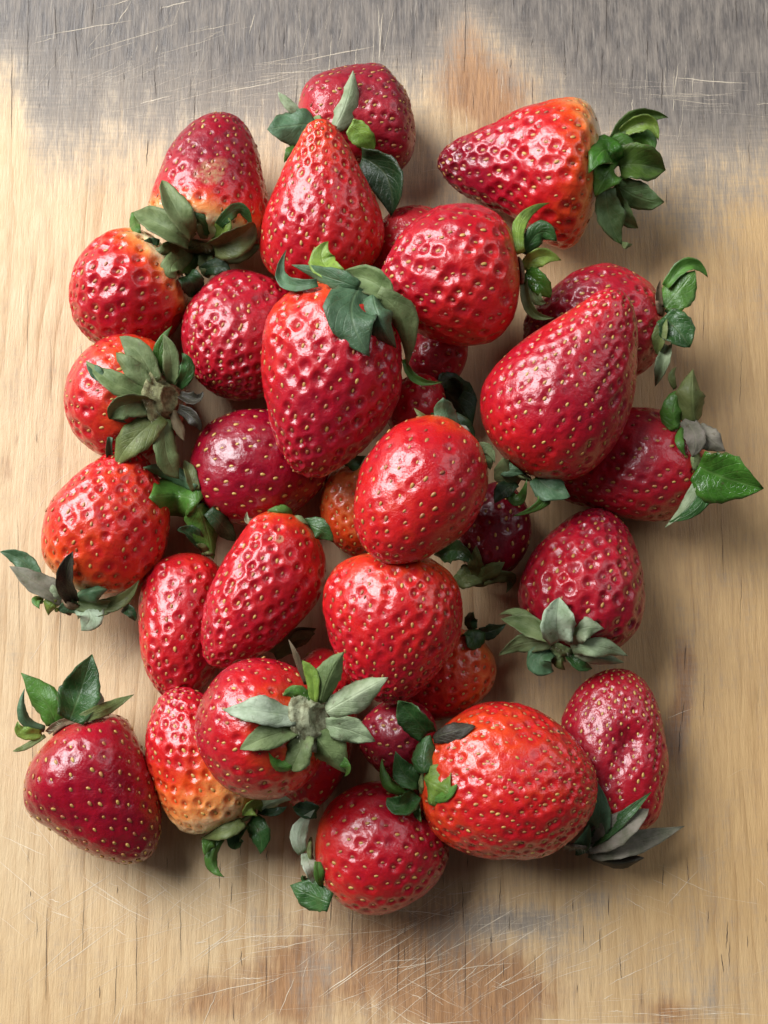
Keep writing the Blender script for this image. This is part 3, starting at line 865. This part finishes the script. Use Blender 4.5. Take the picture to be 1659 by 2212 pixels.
CAL['F'] = dict(hub=(6, (700, 240)), r=30, col='n', leaves=[
    (3, (-60, 1230), (60, 1110), (185, 1200), 150, 'd', 'r'), (6, (745, 215), (860, 115), (1020, 150), 135, 'l', ''), (6, (755, 260), (850, 330), (935, 445), 150, 'G', 'r'),
    (6, (745, 330), (790, 560), (965, 600), 75, 'y', ''), (2, (1445, 1420), (1450, 1210), (1670, 1095), 95, 'l', ''), (6, (790, 330), (830, 460), (900, 480), 90, 'u', '')])
CAL['N'] = dict(hub=(7, (810, 400)), r=26, col='n', leaves=[
    (7, (850, 590), (810, 690), (785, 795), 100, 'y', ''), (7, (870, 720), (830, 870), (770, 1045), 95, 'p', ''), (7, (870, 460), (930, 470), (990, 440), 50, 'd', ''),
    (7, (880, 190), (1050, 70), (1185, 185), 95, 'g', ''), (7, (865, 440), (960, 290), (1085, 130), 235, 'g', 'r'), (7, (855, 540), (955, 610), (1045, 735), 235, 'd', 'r'), (7, (820, 420), (800, 300), (815, 200), 50, 'n', '')])
CAL['O'] = dict(hub=(8, (1100, 440)), r=26, col='u', leaves=[
    (7, (1085, 1330), (1060, 1120), (1070, 905), 225, 'y', ''), (7, (930, 1060), (905, 960), (940, 890), 50, 'y', ''), (8, (1090, 170), (1200, 260), (1325, 355), 180, 's', ''),
    (7, (950, 1375), (915, 1220), (985, 1060), 150, 'g', 'r'), (8, (990, 170), (965, 280), (1015, 395), 65, 'g', ''), (8, (1000, 100), (1085, 240), (1060, 400), 150, 's', 'r'),
    (8, (1190, 690), (1110, 810), (880, 910), 105, 'd', ''), (8, (1130, 590), (1030, 770), (845, 955), 85, 'p', ''), (8, (1120, 480), (1340, 570), (1625, 645), 370, 'G', '')])
CAL['D'] = dict(hub=(5, (930, 370)), r=50, col='P', hair=120, leaves=[
    (5, (1140, 520), (980, 320), (690, 258), 190, 'u', 'r'),
    (5, (640, 250), (555, 140), (625, 0), 190, 'l', ''), (5, (540, 330), (270, 310), (295, 65), 95, 'b', ''), (5, (830, 360), (620, 280), (335, 185), 140, 'b', ''),
    (5, (1050, 440), (1230, 640), (1245, 985), 190, 'u', ''), (5, (1225, 930), (1320, 1090), (1530, 1105), 60, 'g', ''), (5, (1000, 450), (1040, 630), (1160, 840), 230, 'b', 'r'),
    (5, (850, 360), (800, 600), (950, 908), 370, 'b', ''), (5, (1000, 400), (1060, 370), (1125, 330), 80, 'n', '')])
CAL['J'] = dict(hub=(4, (810, 1340)), r=62, col='Y', stub=30, sh=9, hair=110, leaves=[
    (4, (1030, 1300), (1100, 1350), (1140, 1280), 110, 'k', ''), (4, (1020, 1450), (1090, 1510), (1110, 1590), 120, 'k', ''), (4, (950, 1480), (960, 1580), (990, 1670), 100, 'n', ''),
    (4, (1010, 1200), (1030, 1080), (970, 980), 140, 'd', ''), (4, (930, 1160), (890, 980), (825, 830), 150, 'u', ''), (4, (860, 1150), (790, 960), (895, 765), 120, 'g', ''),
    (4, (735, 1140), (630, 970), (480, 850), 210, 'u', 'r'), (4, (650, 1220), (545, 1100), (455, 975), 200, 'u', 'r'), (4, (640, 1300), (420, 1210), (215, 1040), 190, 'u', ''),
    (4, (360, 1200), (290, 1130), (218, 1042), 110, 'b', ''), (4, (680, 1420), (500, 1390), (400, 1500), 220, 'u', 'r'), (4, (450, 1345), (410, 1450), (540, 1530), 110, 'b', ''),
    (9, (1270, 50), (1030, 190), (910, 370), 280, 'y', ''), (9, (865, 140), (885, 350), (1060, 418), 75, 'b', ''), (9, (1320, 80), (1310, 290), (1410, 470), 220, 'u', 'r')])
CAL['L'] = dict(hub=(9, (1550, 640)), r=18, col='l', leaves=[
    (9, (1540, 480), (1340, 420), (1125, 380), 120, 'b', ''), (9, (1530, 520), (1490, 420), (1450, 320), 90, 'y', ''), (10, (330, 760), (430, 880), (490, 960), 130, 'D', ''),
    (9, (1570, 670), (1390, 600), (1170, 620), 265, 'g', 'r'), (10, (200, 690), (270, 880), (322, 1105), 225, 'g', '')])
CAL['K'] = dict(hub=(9, (570, 1430)), r=24, col='n', stub=8, leaves=[
    (9, (480, 1380), (430, 1330), (390, 1280), 110, 'p', ''), (9, (300, 1260), (170, 1110), (0, 1045), 130, 'b', ''), (9, (480, 1420), (290, 1290), (75, 1160), 165, 's', ''),
    (9, (340, 1430), (290, 1430), (310, 1495), 70, 'g', ''), (9, (440, 1430), (400, 1460), (380, 1545), 125, 'l', 'r'), (9, (630, 1450), (540, 1480), (440, 1500), 115, 'b', ''),
    (9, (660, 1480), (720, 1560), (640, 1665), 190, 'w', 'r'), (9, (790, 1490), (960, 1440), (1095, 1265), 110, 'y', ''), (9, (970, 1490), (1030, 1520), (1065, 1590), 80, 'D', ''),
    (9, (640, 1450), (800, 1470), (930, 1440), 120, 'u', ''), (9, (610, 1400), (720, 1350), (850, 1340), 120, 'b', 'r'), (9, (575, 1430), (520, 1240), (575, 1040), 130, 'k', 'r')])
CAL['S'] = dict(hub=(9, (1640, 1060)), r=14, col='y', leaves=[(9, (1640, 1060), (1585, 1010), (1540, 985), 55, 'y', ''), (9, (1560, 1000), (1480, 900), (1395, 875), 95, 'D', 'r')])
CAL['R'] = dict(hub=(10, (950, 790)), r=20, col='y', back=1, leaves=[
    (10, (930, 780), (850, 720), (745, 720), 100, 'g', ''), (10, (660, 800), (590, 805), (585, 730), 45, 'p', ''), (10, (930, 780), (1000, 790), (1075, 835), 55, 'u', ''), (10, (1090, 850), (1180, 880), (1265, 970), 140, 'd', '')])
CAL['Z'] = dict(hub=(12, (520, 720)), r=34, col='n', hair=30, leaves=[
    (12, (690, 610), (760, 540), (785, 445), 100, 'w', ''), (12, (660, 640), (850, 570), (1055, 468), 95, 'y', ''), (12, (230, 800), (160, 770), (140, 680), 95, 'l', ''),
    (12, (270, 750), (165, 640), (195, 420), 80, 'b', ''), (12, (270, 830), (180, 890), (100, 915), 45, 'y', ''), (12, (400, 700), (340, 500), (165, 298), 200, 'g', ''),
    (12, (560, 650), (640, 420), (725, 152), 300, 'd', ''), (12, (300, 790), (520, 680), (760, 640), 60, 'n', '')])
CAL['X'] = dict(hub=(13, (870, 770)), r=66, col='P', stub=36, sh=11, hair=110, leaves=[
    (13, (850, 590), (770, 540), (665, 580), 120, 'g', ''), (13, (930, 560), (895, 400), (810, 300), 110, 'l', ''), (13, (835, 345), (770, 250), (712, 135), 48, 'n', ''),
    (13, (1020, 570), (1050, 390), (1150, 232), 215, 'u', ''), (13, (1080, 670), (1280, 550), (1495, 435), 235, 'p', ''), (13, (1080, 830), (1230, 860), (1395, 938), 200, 'p', ''),
    (13, (950, 940), (1050, 1060), (1170, 1190), 250, 'u', 'r'), (13, (1080, 1140), (1180, 1140), (1155, 1215), 70, 'g', ''), (13, (840, 960), (780, 1070), (730, 1165), 210, 'u', 'r'),
    (13, (810, 1160), (650, 1160), (555, 1022), 100, 'g', ''), (13, (720, 870), (530, 910), (330, 1000), 200, 'u', 'r'), (13, (700, 730), (450, 700), (195, 690), 220, 'w', '')])
CAL['Y'] = dict(hub=(14, (740, 630)), r=22, col='y', leaves=[
    (14, (780, 680), (850, 770), (850, 925), 165, 'd', ''), (14, (690, 740), (650, 800), (655, 888), 140, 'd', ''), (14, (500, 790), (440, 850), (412, 935), 95, 'g', ''),
    (14, (545, 800), (465, 980), (568, 1108), 90, 'g', ''), (14, (880, 570), (980, 590), (1060, 550), 60, 'D', ''), (14, (880, 550), (970, 500), (1090, 500), 110, 'p', ''),
    (14, (700, 690), (560, 750), (380, 800), 115, 'y', ''), (14, (860, 540), (790, 550), (710, 625), 110, 'l', 'r')])
CAL['CC'] = dict(hub=(14, (1245, 900)), r=26, col='y', leaves=[
    (14, (1290, 600), (1200, 580), (1105, 555), 120, 'D', ''), (14, (1240, 1130), (1200, 1130), (1180, 1090), 50, 'd', ''), (14, (1400, 1310), (1230, 1240), (1085, 1170), 200, 'd', ''),
    (14, (1330, 1030), (1320, 1120), (1345, 1190), 75, 'g', ''), (14, (1190, 930), (1250, 1050), (1280, 1172), 110, 'w', ''), (14, (1155, 925), (1150, 740), (1278, 575), 120, 'w', '')])
CAL['AA'] = dict(hub=(15, (520, 960)), r=24, col='y', leaves=[
    (15, (480, 970), (370, 880), (315, 715), 165, 'd', ''), (15, (350, 1090), (230, 960), (210, 770), 85, 'g', ''), (15, (450, 1100), (340, 1150), (245, 1080), 150, 'd', 'r'),
    (15, (450, 1150), (480, 1210), (520, 1275), 55, 'g', ''), (15, (570, 575), (450, 440), (335, 315), 195, 'd', 'r'), (15, (550, 850), (540, 710), (590, 590), 175, 'd', 'r'),
    (15, (610, 610), (770, 560), (945, 518), 130, 'k', 'r'), (15, (550, 920), (650, 990), (740, 1050), 290, 'l', 'r'), (15, (600, 1120), (710, 1070), (800, 970), 80, 'g', 'r')])
CAL['BB'] = dict(hub=(16, (560, 1460)), r=34, col='s', hair=110, leaves=[
    (16, (700, 1560), (850, 1600), (1075, 1555), 120, 'k', 'r'), (16, (640, 1400), (730, 1230), (700, 950), 165, 'b', ''), (16, (640, 1440), (850, 1290), (1130, 1035), 110, 'd', ''),
    (16, (650, 1450), (880, 1330), (1110, 1170), 210, 's', 'r'), (16, (670, 1490), (950, 1450), (1390, 1305), 190, 's', ''), (16, (520, 1500), (600, 1420), (640, 1290), 110, 'b', '')])
CAL['V'] = dict(hub=(11, (1010, 590)), r=30, col='u', stub=9, hair=40, leaves=[
    (11, (1040, 650), (1010, 720), (1050, 775), 120, 'y', ''), (11, (1110, 690), (1170, 740), (1262, 765), 100, 'd', ''), (11, (1190, 660), (1350, 690), (1515, 715), 115, 'p', ''),
    (11, (1150, 620), (1340, 595), (1545, 665), 160, 'p', ''), (11, (820, 410), (680, 310), (528, 345), 75, 'u', ''), (11, (900, 490), (740, 420), (545, 375), 165, 'u', ''),
    (11, (910, 560), (700, 565), (525, 660), 140, 'u', ''), (11, (900, 640), (840, 720), (960, 785), 190, 'b', 'r'), (11, (1075, 550), (1200, 440), (1355, 450), 195, 'p', ''), (11, (1000, 520), (985, 370), (1005, 205), 265, 'w', 'r')])
CAL['U'] = dict(hub=(17, (540, 1490)), r=24, col='y', leaves=[
    (17, (320, 1380), (460, 1440), (610, 1480), 165, 'y', 'r'), (17, (560, 1430), (550, 1320), (548, 1195), 110, 'y', ''), (17, (560, 1450), (680, 1390), (775, 1325), 115, 'y', ''),
    (17, (640, 1470), (820, 1440), (785, 1570), 95, 'y', ''), (17, (260, 1290), (400, 1230), (525, 1345), 160, 'd', '')])
CAL['M'] = dict(hub=(17, (900, 640)), r=24, col='u', back=1, leaves=[
    (17, (840, 730), (750, 780), (695, 865), 120, 'D', ''), (17, (740, 810), (880, 850), (950, 670), 85, 'g', ''), (17, (1090, 680), (1160, 760), (1290, 810), 205, 'b', ''),
    (17, (1060, 680), (1090, 850), (835, 965), 90, 'g', ''), (17, (930, 650), (810, 600), (760, 500), 190, 'u', ''), (17, (700, 570), (800, 600), (925, 630), 110, 'b', '')])
CAL['P'] = dict(hub=(17, (480, 400)), r=20, col='u', back=1, leaves=[
    (17, (330, 270), (305, 150), (290, 30), 175, 'b', ''), (17, (200, 205), (130, 180), (60, 110), 45, 'y', ''), (17, (500, 350), (460, 290), (430, 245), 65, 's', ''),
    (17, (560, 430), (650, 440), (695, 545), 75, 'u', ''), (17, (600, 500), (640, 520), (660, 600), 110, 'u', '')])
CAL['GA'] = dict(hub=(17, (330, 20)), r=18, col='d', leaves=[(17, (180, -80), (380, 50), (520, 260), 250, 'D', ''), (17, (330, -180), (380, -60), (400, 60), 150, 'D', '')])
CAL['GB'] = dict(hub=(17, (200, 200)), r=14, col='d', leaves=[(17, (240, 330), (420, 260), (540, 380), 180, 'D', '')])
CAL['W'] = dict(hub=(11, (330, 480)), r=18, col='d', leaves=[
    (11, (380, 480), (470, 470), (585, 415), 110, 'D', ''), (11, (330, 450), (300, 380), (330, 320), 90, 'd', ''), (11, (310, 450), (330, 530), (280, 595), 170, 'd', 'r')])
CAL['Q'] = dict(hub=(10, (1400, 350)), r=14, col='d', leaves=[(10, (1370, 390), (1430, 340), (1520, 290), 110, 'd', '')])
CAL['DD'] = dict(hub=(13, (700, 230)), r=14, col='y', leaves=[(13, (540, 260), (740, 130), (930, 50), 150, 'y', ''), (13, (760, 170), (830, 110), (920, 90), 110, 'u', '')])
CAL['H'] = dict(hub=(4, (1030, 380)), r=18, col='d', leaves=[(4, (1010, 370), (1060, 450), (1090, 545), 170, 'D', ''), (4, (1190, 320), (1270, 290), (1360, 335), 120, 'D', '')])

def leaf_mesh(path, normals, wid, blunt, seed):
    """path (n,3), normals (n,3), full width metres -> closed thin leaf"""
    r = np.random.default_rng(seed)
    n = len(path)
    m = 9
    s = np.linspace(0, 1, n)
    pk = .45
    f = np.where(s < pk, .62 + .38 * np.sin(s / pk * math.pi / 2), 1 - np.clip((s - pk) / (1 - pk), 0, 1) ** (2.3 if blunt else 1.6))
    f = np.maximum(f, .012)
    u = np.linspace(-1, 1, m)
    tg = np.gradient(path, axis=0); tg /= np.linalg.norm(tg, axis=1, keepdims=True) + 1e-12
    nn = normals - (normals * tg).sum(1, keepdims=True) * tg
    nn /= np.linalg.norm(nn, axis=1, keepdims=True) + 1e-12
    sd = np.cross(tg, nn)
    cup = r.uniform(-.55, .5)
    ph, ph2 = r.uniform(0, 6.28, 2)
    wav = r.uniform(.12, .34); fold = r.choice([-1, 1]) * r.uniform(.15, .55)
    G = np.zeros((n, m, 3))
    for j, uu in enumerate(u):
        jag = 1 + .045 * np.sin(s * 31 + ph + 3 * np.sign(uu)) * abs(uu) + .05 * np.sin(s * 9 + ph2 * np.sign(uu)) * abs(uu)
        off = uu * f * wid * .5 * jag
        h = cup * wid * .5 * f * (uu * uu) + fold * wid * .5 * f * abs(uu) + wav * wid * .5 * abs(uu) * f * np.sin(s * 8.5 + ph * np.sign(uu + .01)) + .02 * wid * np.sin(s * 19 + uu * 5 + ph2) * f
        G[:, j] = path + sd * off[:, None] + nn * h[:, None]
    th = 0.00008
    top = G + nn[:, None, :] * th; bot = G - nn[:, None, :] * th
    V = np.concatenate([top.reshape(-1, 3), bot.reshape(-1, 3)])
    i = np.arange(n - 1)[:, None]; j = np.arange(m - 1)[None, :]
    q = np.stack([i * m + j, i * m + j + 1, (i + 1) * m + j + 1, (i + 1) * m + j], -1).reshape(-1, 4)
    o = n * m
    qb = q[:, ::-1] + o
    rim = np.concatenate([np.arange(m), np.arange(1, n) * m + m - 1, (n - 1) * m + np.arange(m - 2, -1, -1), np.arange(n - 2, 0, -1) * m])
    nx = np.roll(rim, -1)
    qr = np.stack([rim, rim + o, nx + o, nx], -1)
    me = mesh_np('sepal', V, [q, qb, qr])
    U = np.tile(u, n); Vv = np.repeat(s, m)
    attr(me, 'leaf_u', np.concatenate([U, U])); attr(me, 'leaf_v', np.concatenate([Vv, Vv]))
    return me

def hub_mesh(radius, hgt, stub, seed):
    r = np.random.default_rng(seed)
    prof = [(1.0, -.5), (1.02, 0.0), (.86, .5), (.6, .8)]
    if stub:
        q = stub / radius
        prof += [(q * 1.3, .9), (q * 1.08, 1.15), (q * 1.0, 1.9), (q * .82, 1.95), (q * .72, 1.5), (q * .35, 1.2)]
    else:
        prof += [(.3, 1.0)]
    m = 26
    V = []
    for (rr, hh) in prof:
        for j in range(m):
            a = 2 * math.pi * j / m
            k = 1 + .07 * math.sin(3 * a + seed) + .05 * math.sin(7 * a + 2 * seed) + r.normal(0, .02)
            V.append((rr * radius * k * math.cos(a), rr * radius * k * math.sin(a), hh * hgt * (1 + r.normal(0, .04))))
    V.append((0, 0, prof[-1][1] * hgt * (.8 if stub else 1.02)))
    V.append((0, 0, -.5 * hgt))
    F = grid_faces(len(prof), m)
    j = np.arange(m); j2 = (j + 1) % m
    lb = (len(prof) - 1) * m
    T = np.concatenate([np.stack([lb + j, lb + j2, np.full(m, len(V) - 2)], -1), np.stack([j2, j, np.full(m, len(V) - 1)], -1)])
    return np.array(V), [F, T]

def build_calyx(key, spec, idx):
    root, base, f = ROOTS[key]
    b3 = arr(base)
    hx, hy = wp(*spec['hub'])
    hit = surf_hit(key, hx, hy)
    crown = f['c'] - f['a'] * (f['L'] * f['scale'] * .5)
    if spec.get('back'):
        dep = depth_of(f['c']) + .002
        pos = at_depth(hx, hy, dep); nor = -f['a']
    elif hit is not None:
        pos, nor = hit
        nor = (nor * .6 - f['a'] * .6).normalized()
        dep = depth_of(pos)
    else:
        dep = depth_of(crown) - .001
        pos = at_depth(hx, hy, dep); nor = -f['a']
    k = KT * dep
    if spec.get('stub'): pos = pos + nor * .0009
    # hub
    V, F = hub_mesh(spec['r'] * k, spec.get('sh', 12 if spec.get('stub') else 7.5) * k, spec.get('stub', 0) * k, idx)
    z = nor.normalized(); x = z.orthogonal().normalized(); y = z.cross(x)
    Rm = np.stack([arr(x), arr(y), arr(z)], 1)
    V = V @ Rm.T + arr(pos)
    hub = link('calyx', mesh_np('calyx', V - b3, F), M_HUB, root)
    kc = KIND[spec['col']]
    hub.color = (kc[0], kc[1], kc[2], .7)
    others = [o for o in ORDER[:ORDER.index(key)]]
    if not spec.get('back'): others.append(key)
    r = np.random.default_rng(500 + idx)
    for li, (w, pb, pm, pt, wid, kind, opt) in enumerate(spec['leaves']):
        q0, q1, q2 = [np.array(wp(w, p)) for p in (pb, pm, pt)]
        hb = np.array((hx, hy))
        if np.linalg.norm(q0 - hb) < spec['r'] * 1.2 + 42 and np.linalg.norm(q2 - q0) > 26:
            q0 = q0 + (hb - q0) * .34
            q1 = q1 + (hb - q1) * .06
        wid = wid * (.88 if key == 'J' else 1.0 if key in ('B', 'X', 'V') else 1.12)
        ctrl = 2 * q1 - .5 * (q0 + q2)
        n = 15
        s = np.linspace(0, 1, n)[:, None]
        c2 = (1 - s) ** 2 * q0 + 2 * s * (1 - s) * ctrl + s * s * q2
        wD = wid * .5003 / Q
        dist = np.linalg.norm(c2 - np.array((hx, hy)), axis=1)
        rise = r.uniform(1.0, 3.2) * 1e-3
        depth = dep - .0005 - li * .00004 - rise * np.sin(np.linspace(0, 1, n) * math.pi * r.uniform(.6, .95)) + np.clip(dist - 60, 0, 200) * k * r.uniform(-.05, .25) + r.uniform(-2.2, 1.2) * 1e-3 * smooth(.6, 1.0, np.linspace(0, 1, n))
        # keep the leaf in front of what it lies on, and above the board
        tg2 = np.gradient(c2, axis=0); tg2 /= np.linalg.norm(tg2, axis=1, keepdims=True) + 1e-9
        nd = np.stack([-tg2[:, 1], tg2[:, 0]], -1)
        need = np.zeros(n)
        for i in range(n):
            ff = wD * .5 * math.sin(math.pi * min(1, .25 + .75 * i / n)) * .95
            for e in (-1, -.5, 0, .5, 1):
                qx, qy = c2[i] + nd[i] * e * ff
                d = ray(qx, qy)
                for ok in others:
                    lo_, no_, ix, di = proxy(ok).ray_cast(CAM, d.normalized())
                    if lo_ is not None:
                        dd = depth_of(lo_)
                        lim = depth[i] - dd + .0009
                        if lim > 0 and (ok == key or lim < .012):
                            need[i] = max(need[i], lim)
                # board
                zb = CAM.z + d.z * (depth[i] - need[i])
                if zb < .0009:
                    need[i] = max(need[i], (.0009 - CAM.z) / d.z * -1 + depth[i])
        pad = np.pad(need, 3, mode='edge')
        need = np.maximum(need, np.array([pad[i:i + 7].mean() for i in range(n)]))
        need = np.maximum(need, np.array([max(np.interp(max(0, i - 1), range(n), need), np.interp(min(n - 1, i + 1), range(n), need)) * .9 for i in range(n)]))
        depth = depth - need
        P = np.array([arr(at_depth(c2[i, 0], c2[i, 1], depth[i])) for i in range(n)])
        kk = KT * depth.mean()
        view = arr(CAM) - P
        view /= np.linalg.norm(view, axis=1, keepdims=True)
        roll = math.radians(r.uniform(-24, 24))
        tg = np.gradient(P, axis=0); tg /= np.linalg.norm(tg, axis=1, keepdims=True)
        side = np.cross(tg, view)
        side /= np.linalg.norm(side, axis=1, keepdims=True) + 1e-9
        nn = np.cross(side, tg) * math.cos(roll) + side * math.sin(roll)
        me = leaf_mesh(P - b3, nn, wD * kk / math.cos(roll), 'r' in opt, idx * 50 + li)
        o = link('sepal', me, M_LEAF, hub)
        kc = KIND[kind]
        jit = r.uniform(.85, 1.15)
        o.color = (kc[0] * jit, kc[1] * jit * r.uniform(.95, 1.05), kc[2] * jit, kc[3])
    if spec.get('hair'):
        hv, hf, cnt = [], [], 0
        R = spec['r'] * k
        for _ in range(spec['hair']):
            a = r.uniform(0, 2 * math.pi); q = R * r.uniform(.35, 1.1)
            o0 = arr(pos) + arr(x) * (q * math.cos(a)) + arr(y) * (q * math.sin(a)) + arr(z) * (5 * k)
            d = arr(x) * math.cos(a) + arr(y) * math.sin(a) + arr(z) * r.uniform(.3, 1.3) + r.normal(0, .25, 3)
            d /= np.linalg.norm(d)
            L = r.uniform(8, 17) * k
            s1 = np.cross(d, [.3, .5, .8]); s1 /= np.linalg.norm(s1); s2 = np.cross(d, s1)
            wv = .55 * k
            hv += [o0 + s1 * wv, o0 - s1 * wv * .5 + s2 * wv * .87, o0 - s1 * wv * .5 - s2 * wv * .87, o0 + d * L]
            hf += [(cnt, cnt + 1, cnt + 3), (cnt + 1, cnt + 2, cnt + 3), (cnt + 2, cnt, cnt + 3)]
            cnt += 4
        ho = link('hair', mesh_np('hair', np.array(hv) - b3, [np.array(hf)], smooth=False), M_HAIR, hub)
        ho['kind'] = 'stuff'

for i_, (key_, spec_) in enumerate(CAL.items()):
    build_calyx(key_, spec_, i_)
